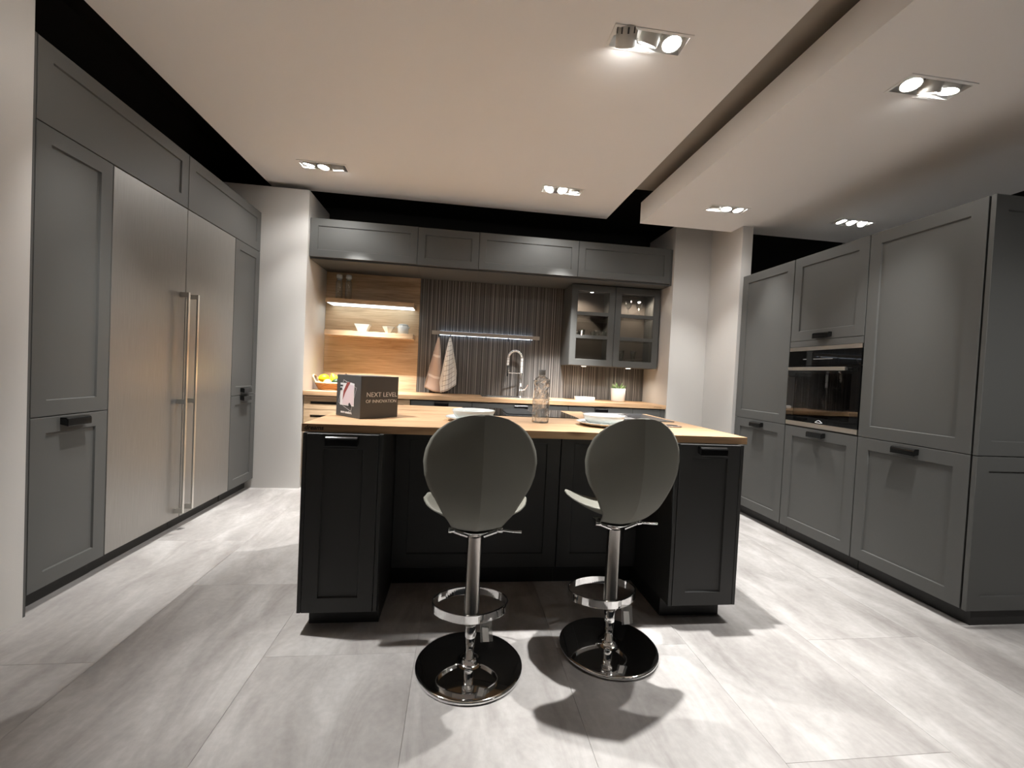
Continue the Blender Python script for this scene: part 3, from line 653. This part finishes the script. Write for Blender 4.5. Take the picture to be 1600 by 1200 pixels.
# ------------------------------------------------------------------ back run: base units, worktop, panels
BY = 4.118; BZ0, BZ1 = .850, .887
def base_unit(label, xa, xb, hx=True, ztop=.848):
    t = thing('base_cabinet', label, 'cabinet', ((xa+xb)/2, 4.4, 0), 'graphite base cabinets under the back worktop')
    MB().box(xa+.001, xb-.001, BY+.0225, 4.68, ZB, ztop).build('carcass', M['greyin'], t)
    MB().box(xa+.001, xb-.001, BY+.07, 4.67, 0, ZB-.0005).build('plinth', M['kick'], t)
    add_door(t, (xa+G, BY, ZB), '-y', xb-xa-2*G, .842-ZB, handle=(.832-ZB) if hx else None)
base_unit('graphite base cabinet under the hanging towels', -.432, .14)
base_unit('wide graphite base cabinet under the sink', .14, 1.08, True, .70)
base_unit('graphite base cabinet under the glass wall cabinet', 1.08, 1.736)
base_unit('narrow handleless graphite base cabinet at the right end of the niche', 1.736, 2.03, False)
tag(MB().box(2.032, XC2-.003, BY+.002, 4.66, ZB-.08, BZ0-.002).build('filler_panel', M['grey'], None, off=(2.05, 4.4, 0)), 'slim grey filler strip at the right end of the base cabinets', 'panel')
t = thing('drawer_unit', 'oak base unit of open-slot drawers at the left end of the niche', 'cabinet', (-.91, 4.4, 0))
xa, xb = -1.384, -.436
MB().box(xa, xb, BY+.0225, 4.68, ZB, BZ0-.002).build('carcass', M['darkp'], t)
MB().box(xa, xb, BY+.07, 4.67, 0, ZB-.0005).build('plinth', M['kick'], t)
for z0, z1 in ((.722, .842), (.60, .718), (.345, .596), (ZB, .341)):
    d = MB().box(xa+.004, xa+.058, BY, BY+.02, z0, z1).box(xb-.058, xb-.004, BY, BY+.02, z0, z1).box(xa+.058, xb-.058, BY+.001, BY+.02, z1-.048, z1).box(xa+.058, xb-.058, BY+.001, BY+.02, z0, z1-.072).build('drawer', M['oakd'], t)
t = thing('back_worktop', 'oak-look worktop along the back wall holding the sink', 'worktop', (.34, 4.4, BZ0))
SK = (.30, .62, 4.30, 4.52)
slab(XC+.003, XC2-.003, YW+.003, 4.690, BZ0, BZ1, [SK]).build('slab', M['oak'], t)
fmb = frame_map((1.90, YW+.003, BZ0), '-y')
text_mesh('dreams', .028, lambda a, b, c: fmb(a+.045, b+.009, c+.0004), M['inkb'], t, shear=.2)
t = thing('sink', 'flat steel inset sink with drainer in the back worktop', 'sink', (.6, 4.4, BZ1))
mb = slab(.24, .94, 4.25, 4.56, BZ1+.0003, BZ1+.006, [SK]); mb.build('sink_rim', M['steelc'], t)
x0, x1, y0, y1 = SK; bs = MB(); e_ = .003
x0 += e_; x1 -= e_; y0 += e_; y1 -= e_
for a, b in (((x0, y0), (x1, y0)), ((x1, y0), (x1, y1)), ((x1, y1), (x0, y1)), ((x0, y1), (x0, y0))):
    bs.add([(*a, BZ1+.004), (*b, BZ1+.004), (*b, BZ1-.16), (*a, BZ1-.16)], [(0, 1, 2, 3)])
bs.add([(x0, y0, BZ1-.16), (x1, y0, BZ1-.16), (x1, y1, BZ1-.16), (x0, y1, BZ1-.16)], [(0, 1, 2, 3)]); bs.build('basin', M['steelc'], t)
for k in range(5): MB().box(.66+k*.05, .672+k*.05, 4.29, 4.52, BZ1+.0062, BZ1+.009).build('drainer_rib', M['steelc'], t)
# faucet
fx, fy = .668, 4.6
t = thing('faucet', 'chrome spring-neck kitchen tap with pull-down spray at the sink', 'tap', (fx, fy, BZ1))
MB().lathe([(.026, 0), (.026, .006), (.021, .009), (.021, .11), (.017, .115), (.0125, .12), (.0125, .255), (.009, .257)], (fx, fy, BZ1+.0003), n=24).build('tap_body', M['chrome'], t)
arc = [(fx, fy, BZ1+.25)] + [(fx-.075+.075*math.cos(a), fy-.03*(1-math.cos(a))/2, 1.29+.085*math.sin(a)) for a in [PI*k/16 for k in range(17)]] + [(fx-.155, fy-.032, 1.21)]
MB().tube(smooth_path(arc, 3), .0125, n=12).build('spring_neck', M['whitem'], t)
co = MB(); sp = smooth_path(arc, 12)
for k in range(2, len(sp)-2, 4):
    p, q = sp[k], sp[k+1]; d = (q-p).normalized()
    co.lathe([(.0128, -.0022), (.0148, 0), (.0128, .0022)], p, n=12, axis=d)
co.build('neck_coil', M['chrome'], t)
MB().tube([(fx-.155, fy-.032, 1.215), (fx-.155, fy-.032, 1.17), (fx-.155, fy-.032, 1.105)], [.013, .015, .018], n=16).build('spray_head', M['chrome'], t)
MB().tube([(fx, fy, 1.14), (fx-.155, fy-.032, 1.14)], .0055, n=8).build('holder_arm', M['chrome'], t)
MB().tube([(fx+.015, fy, .965), (fx+.05, fy-.01, .972)], .012, n=12).tube([(fx+.05, fy-.01, .972), (fx+.075, fy-.02, 1.02)], .0055, n=8).build('lever', M['chrome'], t)
# splashback panels
PZ0, PZ1 = BZ1+.001, 2.0865
tag(MB().box(XC+.003, -.438, 4.674, 4.692, PZ0, PZ1).build('splashback_panel', M['oakp'], None, off=(-.91, 4.68, PZ0)), 'oak-look wall panel behind the shelves', 'wall panel')
tag(MB().box(-.436, XC2-.003, 4.676, 4.692, PZ0, PZ1).build('splashback_panel', M['stripes'], None, off=(.82, 4.68, PZ0)), 'dark vertically striped wall panel behind sink and glass cabinet', 'wall panel')
# upper cabinets
def upper(label, xa, xb, proud=0):
    t = thing('upper_cabinet', label, 'cabinet', ((xa+xb)/2, 4.4, 2.09), 'row of graphite top cabinets in the niche')
    MB().box(xa+.0005, xb-.0005, 4.152, 4.69, 2.0885, 2.447).build('carcass', M['grey'], t)
    add_door(t, (xa+G, 4.13-proud, 2.105-(.006 if proud else 0)), '-y', xb-xa-2*G, .345, fr=.066)
upper('graphite top cabinet above the oak shelves', XC+.004, -.428)
upper('short graphite top cabinet with the front standing slightly proud, above the towels', -.428, .14, .012)
upper('wide graphite top cabinet above the tap', .14, 1.108)
upper('graphite top cabinet above the glass wall cabinet', 1.108, 2.058)
tag(MB().box(2.0595, XC2-.002, 4.135, 4.66, 2.0885, 2.447).build('filler_panel', M['grey'], None, off=(2.068, 4.4, 2.0885)), 'slim grey filler strip right of the top cabinets', 'panel')

# ------------------------------------------------------------------ shelves
def shelf(label, z0, z1, led):
    t = thing('wall_shelf', label, 'shelf', (-.9, 4.56, z0), 'oak wall shelves')
    MB().box(-1.325, -.472, 4.45, 4.6735, z0, z1).build('shelf_board', M['oakd'], t, bevel=.001)
    if led: MB().box(-1.31, -.485, 4.462, 4.66, z0-.0035, z0-.0003).build('light_panel', M['led'], t)
shelf('upper oak wall shelf with a lit underside', 1.747, 1.791, True)
shelf('lower oak wall shelf carrying white crockery', 1.430, 1.480, False)
def carafe(x, label):
    z = 1.7912; y = 4.555
    t = thing('glass_carafe', label, 'carafe', (x, y, z), 'pair of glass carafes on the upper shelf')
    MB().lathe([(0, .003), (.028, 0), (.033, .006), (.034, .09), (.033, .16), (.029, .185), (.024, .194), (.024, .214), (.022, .214), (.022, .193), (.027, .183), (.031, .16), (.0315, .09), (.0305, .009), (0, .007)], (x, y, z+.0003), n=28).build('glass_body', M['glass'], t)
    MB().lathe([(.019, .196), (.021, .206), (.0245, .2145), (.028, .2155), (.029, .225), (.028, .245), (.020, .254), (0, .256)], (x, y, z), n=24).build('stopper', M['white'], t)
carafe(-1.228, 'left one of two glass carafes with white stoppers on the upper shelf'); carafe(-1.137, 'right one of two glass carafes with white stoppers on the upper shelf')
sz = 1.4803
def angular_bowl(x, y, rt_, rb, h, label, nseg, name='serving_bowl', sx=1.6):
    mb = MB(); vs = []; fs = []
    prof = [(rb, 0), (rt_*.97, h*.96), (rt_, h), (rt_*.93, h), (rb*.85, .008)]
    for (r_, z) in prof:
        for k in range(nseg):
            a = 2*PI*(k+.5)/nseg; vs.append((x+sx*r_*math.cos(a), y+r_*math.sin(a), sz+z))
    for i in range(len(prof)-1):
        for k in range(nseg): fs.append((i*nseg+k, i*nseg+(k+1) % nseg, (i+1)*nseg+(k+1) % nseg, (i+1)*nseg+k))
    fs += [tuple(reversed(range(nseg))), tuple(4*nseg+k for k in range(nseg))]
    o = mb.add(vs, fs).build(name, M['white'], None, off=(x, y, sz), bevel=.002); return tag(o, label, 'bowl')
angular_bowl(-.978, 4.53, .085, .045, .074, 'wide white boat-shaped bowl on the lower oak shelf', 4, sx=1.25)
angular_bowl(-.727, 4.53, .068, .026, .066, 'small white facetted bowl between the boat bowl and the lidded pot', 6, sx=1.0)
t = thing('sugar_pot', 'white lidded pot at the right end of the lower shelf', 'pot', (-.58, 4.53, sz))
MB().lathe([(0, .003), (.046, 0), (.052, .004), (.054, .05), (.052, .082), (.046, .086), (0, .086)], (-.58, 4.53, sz+.0002), n=28).build('pot_body', M['white'], t)
MB().lathe([(.049, .0865), (.049, .094), (.04, .099), (0, .1)], (-.58, 4.53, sz), n=28).build('lid', M['white'], t)
for s in (-1, 1): MB().lathe([(.006, -.006), (.011, 0), (.006, .008)], (-.58+s*.056, 4.53, sz+.068), n=12, axis=(s, 0, 0)).build('knob', M['white'], t)

# ------------------------------------------------------------------ lit hook rail and towels
t = thing('hook_rail', 'lit steel hook rail on the striped panel above the sink', 'rail', (.28, 4.65, 1.505))
MB().box(-.296, .852, 4.612, 4.636, 1.507, 1.545).build('rail_bar', plain('satin_rail', (.46, .43, .39), .4, metal=.3), t, bevel=.001)
MB().box(-.20, .75, 4.6365, 4.6755, 1.513, 1.539).build('rail_back', M['kick'], t)
MB().box(-.22, .775, 4.6368, 4.650, 1.5395, 1.5475).build('light_strip', M['ledb'], t)
MB().box(-.22, .775, 4.6368, 4.650, 1.5045, 1.5125).build('light_strip', M['ledb'], t)
HX = [-.221, -.101, .068, .272, .513, .757]
for x in HX:
    MB().tube([(x, 4.624, 1.508), (x, 4.622, 1.487), (x, 4.612, 1.474), (x, 4.600, 1.474), (x, 4.593, 1.484)], .0032, n=8).box(x-.005, x+.005, 4.618, 4.63, 1.495, 1.5065).build('hook', M['hblack'], t)
def towel(label, mat, top, pts, ph, yo=0, nm='tea_towel'):
    # top: (x,z); pts: bottom outline from left to right as (x,z)
    tx, tz = top; me_pts = pts
    def bot(u): 
        k = u*(len(me_pts)-1); i = min(int(k), len(me_pts)-2); f = k-i
        return (me_pts[i][0]*(1-f)+me_pts[i+1][0]*f, me_pts[i][1]*(1-f)+me_pts[i+1][1]*f)
    def fn(u, v):
        bx2, bz2 = bot(u); e = v**.92
        wx = tx+(u-.5)*.012; x = wx+(bx2-wx)*e; z = tz+(bz2-tz)*v
        amp = .028*min(1, v*2.2)*(1-.25*v)
        y = 4.612-yo*min(1, v*4)+amp*math.sin(u*PI*2.6+ph)-.012*v + .006*math.sin(u*19+v*3)*v
        return (x, y, z)
    mb = MB().grid(fn, 44, 30)
    o = mb.build(nm, mat, None, off=(tx, 4.61, tz), solid=.003); tag(o, label, 'towel')
    uv = o.data.uv_layers.new(name='uv'); 
    for p in o.data.polygons:
        for li in p.loop_indices:
            vi = o.data.loops[li].vertex_index; i = vi % 45; j = vi//45
            uv.data[li].uv = ((i/44)*.62*(.35+.65*j/30)+.19*(1-j/30), j/30*.62)
    return o
towel('tan woven towel hanging on the leftmost rail hook', M['tan'], (-.221, 1.480), [(-.335, 1.03), (-.350, .945), (-.255, .905), (-.17, .895), (-.165, 1.00), (-.165, 1.06)], .3)
towel('white checked towel hanging on the second rail hook', M['check'], (-.103, 1.486), [(-.195, 1.00), (-.178, .897), (-.10, .925), (-.022, .985), (-.020, 1.12)], 1.2, .05)

# ------------------------------------------------------------------ glass wall cabinet
cx0, cx1, cyf, cz0, cz1 = 1.113, 2.064, 4.33, 1.252, 2.078
t = thing('glass_cabinet', 'graphite wall cabinet with two glazed doors and lit interior', 'cabinet', (1.59, 4.5, cz0))
T = .016; yb = 4.674; xm = 1.5775
mb = MB().box(cx0, cx0+T, cyf+.022, yb, cz0, cz1).box(cx1-T, cx1, cyf+.022, yb, cz0, cz1).box(cx0+T, cx1-T, cyf+.022, yb, cz0, cz0+T).box(cx0+T, cx1-T, cyf+.022, yb, cz1-T, cz1).box(xm-.008, xm+.008, cyf+.022, yb, cz0+T, cz1-T)
mb.build('carcass', M['grey'], t, bevel=.0008)
MB().box(cx0+T, cx1-T, yb-.006, yb-.001, cz0+T, cz1-T).build('back_panel', plain('cabinet_back', (.13, .112, .098), .5), t)
for xa, xb in ((cx0+T, xm-.008), (xm+.008, cx1-T)):
    for z in (1.545, 1.785):
        MB().box(xa+.001, xb-.001, cyf+.05, yb-.007, z-.006, z).build('glass_shelf', M['pane'], t)
for xa, xb in ((cx0, xm-.001), (xm+.001, cx1)):
    d = add_door(t, (xa+.001, cyf, cz0), '-y', xb-xa-.002, cz1-cz0, glass=True, fr=.062, name='glass_door')
    zs = [cz0+.064, 1.53, 1.566, 1.768, 1.804, cz1-.064]
    for k in (1, 3): MB().box(xa+.064, xb-.064, cyf+.001, cyf+.018, zs[k], zs[k+1]).build('glazing_bar', M['grey'], d, bevel=.001)
    for k in (0, 2, 4): MB().box(xa+.064, xb-.064, cyf+.010, cyf+.013, zs[k], zs[k+1]).build('pane', M['pane'], d)
def puck(x, y, z, n, e):
    MB().lathe([(.03, 0), (.03, -.006), (.026, -.007)], (x, y, z), n=24).build('puck_light', M['ssteel'], t)
    MB().lathe([(.025, -.0072), (.025, -.0078), (0, -.0078)], (x, y, z), n=24).build('puck_lens', M['puck'], t)
    ld = bpy.data.lights.new('puck', 'SPOT'); ld.energy = e; ld.color = (1, .86, .7); ld.shadow_soft_size = .02; ld.spot_size = math.radians(150); ld.spot_blend = .6
    lo = bpy.data.objects.new('puck_beam', ld); COL.objects.link(lo); lo.parent = t; lo.location = Vector((x, y, z-.012))-origin(t)
for x in (1.27, 1.90): puck(x, 4.47, cz1-T-.0003, 0, 14)
for x in (1.31, 1.80): puck(x, 4.45, cz0-.0003, 0, 4.5)
def glassware(name, label, cat, prof, x, y, z, group):
    return tag(MB().lathe(prof, (x, y, z+.0004), n=24).build(name, M['glass'], None, off=(x, y, z)), label, cat, group)
tum = [(0, .004), (.030, 0), (.033, .004), (.036, .08), (.0345, .08), (.0315, .008), (0, .008)]
k = 0
for x, y in ((1.175, 4.44), (1.262, 4.43), (1.262, 4.55), (1.425, 4.43), (1.51, 4.45), (1.425, 4.55)):
    nm = ['far left tumbler on the middle shelf behind the left glass door', 'front tumbler of the left pair behind the left glass door', 'rear tumbler of the left pair behind the left glass door', 'front tumbler of the middle pair behind the left glass door', 'rightmost tumbler on the middle shelf behind the left glass door', 'rear tumbler of the middle pair behind the left glass door'][k]; k += 1
    glassware('tumbler', nm, 'glass', tum, x, y, 1.545, 'tumblers in the glass cabinet')
wine = [(0, .003), (.032, 0), (.033, .002), (.006, .006), (.004, .012), (.0035, .085), (.01, .092), (.028, .11), (.036, .14), (.033, .185), (.0315, .185), (.0345, .14), (.026, .112), (.006, .096), (0, .095)]
glassware('wine_glass', 'left wine glass on the top shelf behind the right glass door', 'glass', wine, 1.765, 4.45, 1.785, 'stemware in the glass cabinet')
glassware('wine_glass', 'right wine glass on the top shelf behind the right glass door', 'glass', wine, 1.885, 4.45, 1.785, 'stemware in the glass cabinet')
flu = [(0, .003), (.028, 0), (.029, .002), (.006, .007), (.005, .03), (.012, .045), (.022, .09), (.031, .165), (.0295, .165), (.0205, .09), (.009, .047), (0, .045)]
glassware('sundae_glass', 'left tapered glass on the cabinet floor behind the right glass door', 'glass', flu, 1.715, 4.45, cz0+T, 'tapered glasses in the glass cabinet')
glassware('sundae_glass', 'right tapered glass on the cabinet floor behind the right glass door', 'glass', flu, 1.845, 4.45, cz0+T, 'tapered glasses in the glass cabinet')

# ------------------------------------------------------------------ things on the back worktop
t = thing('potted_plant', 'small green succulent in a white pot at the right of the back worktop', 'plant', (1.722, 4.5, BZ1))
MB().lathe([(0, .002), (.066, 0), (.072, .006), (.078, .138), (.0745, .140), (.071, .125), (0, .124)], (1.722, 4.5, BZ1+.0003), n=40).build('pot', M['pot'], t)
MB().lathe([(.0705, .1245), (0, .128)], (1.722, 4.5, BZ1), n=24).build('soil', M['soil'], t)
rnd = random.Random(11)
for k in range(40):
    a = rnd.uniform(0, 2*PI); el = rnd.uniform(.35, 1.35); l = rnd.uniform(.045, .085); r0 = rnd.uniform(0, .045)
    b = Vector((1.722+r0*math.cos(a), 4.5+r0*math.sin(a), BZ1+.122)); d = Vector((math.cos(a)*math.cos(el), math.sin(a)*math.cos(el), math.sin(el)))
    s_ = d.cross(Vector((0, 0, 1))).normalized()*rnd.uniform(.009, .015); n_ = s_.cross(d).normalized()*.005
    p = [b, b+d*l*.45+s_+n_, b+d*l*.5+n_*2.2, b+d*l*.45-s_+n_, b+d*l+Vector((0, 0, .004)), b+d*l*.45-n_]
    MB().add(p, [(0, 1, 2), (0, 2, 3), (1, 4, 2), (2, 4, 3), (0, 5, 1), (0, 3, 5), (1, 5, 4), (3, 4, 5)]).build('leaf', M['leaf'] if k % 3 else M['leafl'], t)
tag(MB().box(1.243, 1.446, 4.43, 4.53, BZ1+.0003, BZ1+.036).build('white_tray', M['pot'], None, off=(1.34, 4.48, BZ1), bevel=.006), 'flat white rounded box on the back worktop left of the plant', 'box')
# basket and fruit
bxc, byc = -1.215, 4.40
t = thing('fruit_basket', 'brown wicker fruit basket with rope handles at the left of the back worktop', 'basket', (bxc, byc, BZ1))
for k in range(7):
    z = BZ1+.0085+k*.0105; r_ = .115+.0052*k
    MB().tube([(bxc+(r_+.0025*math.sin(i*PI/2+k*PI))*1.06*math.cos(2*PI*i/56), byc+(r_+.0025*math.sin(i*PI/2+k*PI))*.82*math.sin(2*PI*i/56), z) for i in range(56)], .0068, n=8, closed=True).build('wicker_ring', M['wicker'] if k < 6 else M['rope'], t)
MB().lathe([(0, .004), (.112, .004), (.112, .010), (0, .010)], (bxc, byc, BZ1), n=32).build('basket_floor', M['wicker'], t)
for s in (-1, 1):
    MB().tube(smooth_path([(bxc+s*.135, byc-.055, BZ1+.07), (bxc+s*.165, byc-.05, BZ1+.125), (bxc+s*.172, byc, BZ1+.14), (bxc+s*.165, byc+.05, BZ1+.125), (bxc+s*.135, byc+.055, BZ1+.07)], 6), .0075, n=8).build('rope_handle', M['rope'], t)
def fruit(name, label, mat, c, r, d=(0, 0, 1), k=1.25, stem=None, neck=0):
    prof = []
    for i in range(17):
        a = -PI/2+PI*i/16; rr = math.cos(a); z = math.sin(a)*k
        if neck and z > 0: rr *= 1-neck*(z/k)**1.2
        prof.append((max(rr*r, 0), z*r))
    o = tag(MB().lathe(prof, c, n=24, axis=d).build(name, mat, None, off=c), label, 'fruit', 'fruit in the wicker basket')
    if stem: MB().tube([Vector(c)+Vector(d).normalized()*r*k*.96, Vector(c)+Vector(d).normalized()*r*(k+.25)], .0035, n=6).build('stem', M['wicker'], o)
    return o
fruit('lemon', 'bright yellow lemon on the left of the wicker basket', M['lemon'], (bxc-.085, byc+.01, BZ1+.112), .040, (1, .2, .1), 1.25)
fruit('pear', 'upright yellow-green pear leaning in the middle of the basket', M['lime'], (bxc+.012, byc+.0, BZ1+.112), .037, (-.35, -.2, 1), 1.5, True, .5)
fruit('melon', 'small pale orange melon between lemon and pear', M['peach'], (bxc-.030, byc-.055, BZ1+.066), .042, (0, 0, 1), 1.0)
fruit('pear', 'second yellow-green pear lying behind the carton', M['lime'], (bxc+.075, byc-.02, BZ1+.118), .036, (.8, .1, .5), 1.35, True, .45)
fruit('fig', 'dark fig on top of the fruit behind the carton', M['fig'], (bxc+.11, byc+.045, BZ1+.125), .036, (.1, 0, 1), 1.1, True, .3)
fruit('avocado', 'dark green avocado beside the pear in the basket', M['darkg'], (bxc+.045, byc-.068, BZ1+.078), .032, (.6, 0, .6), 1.3)
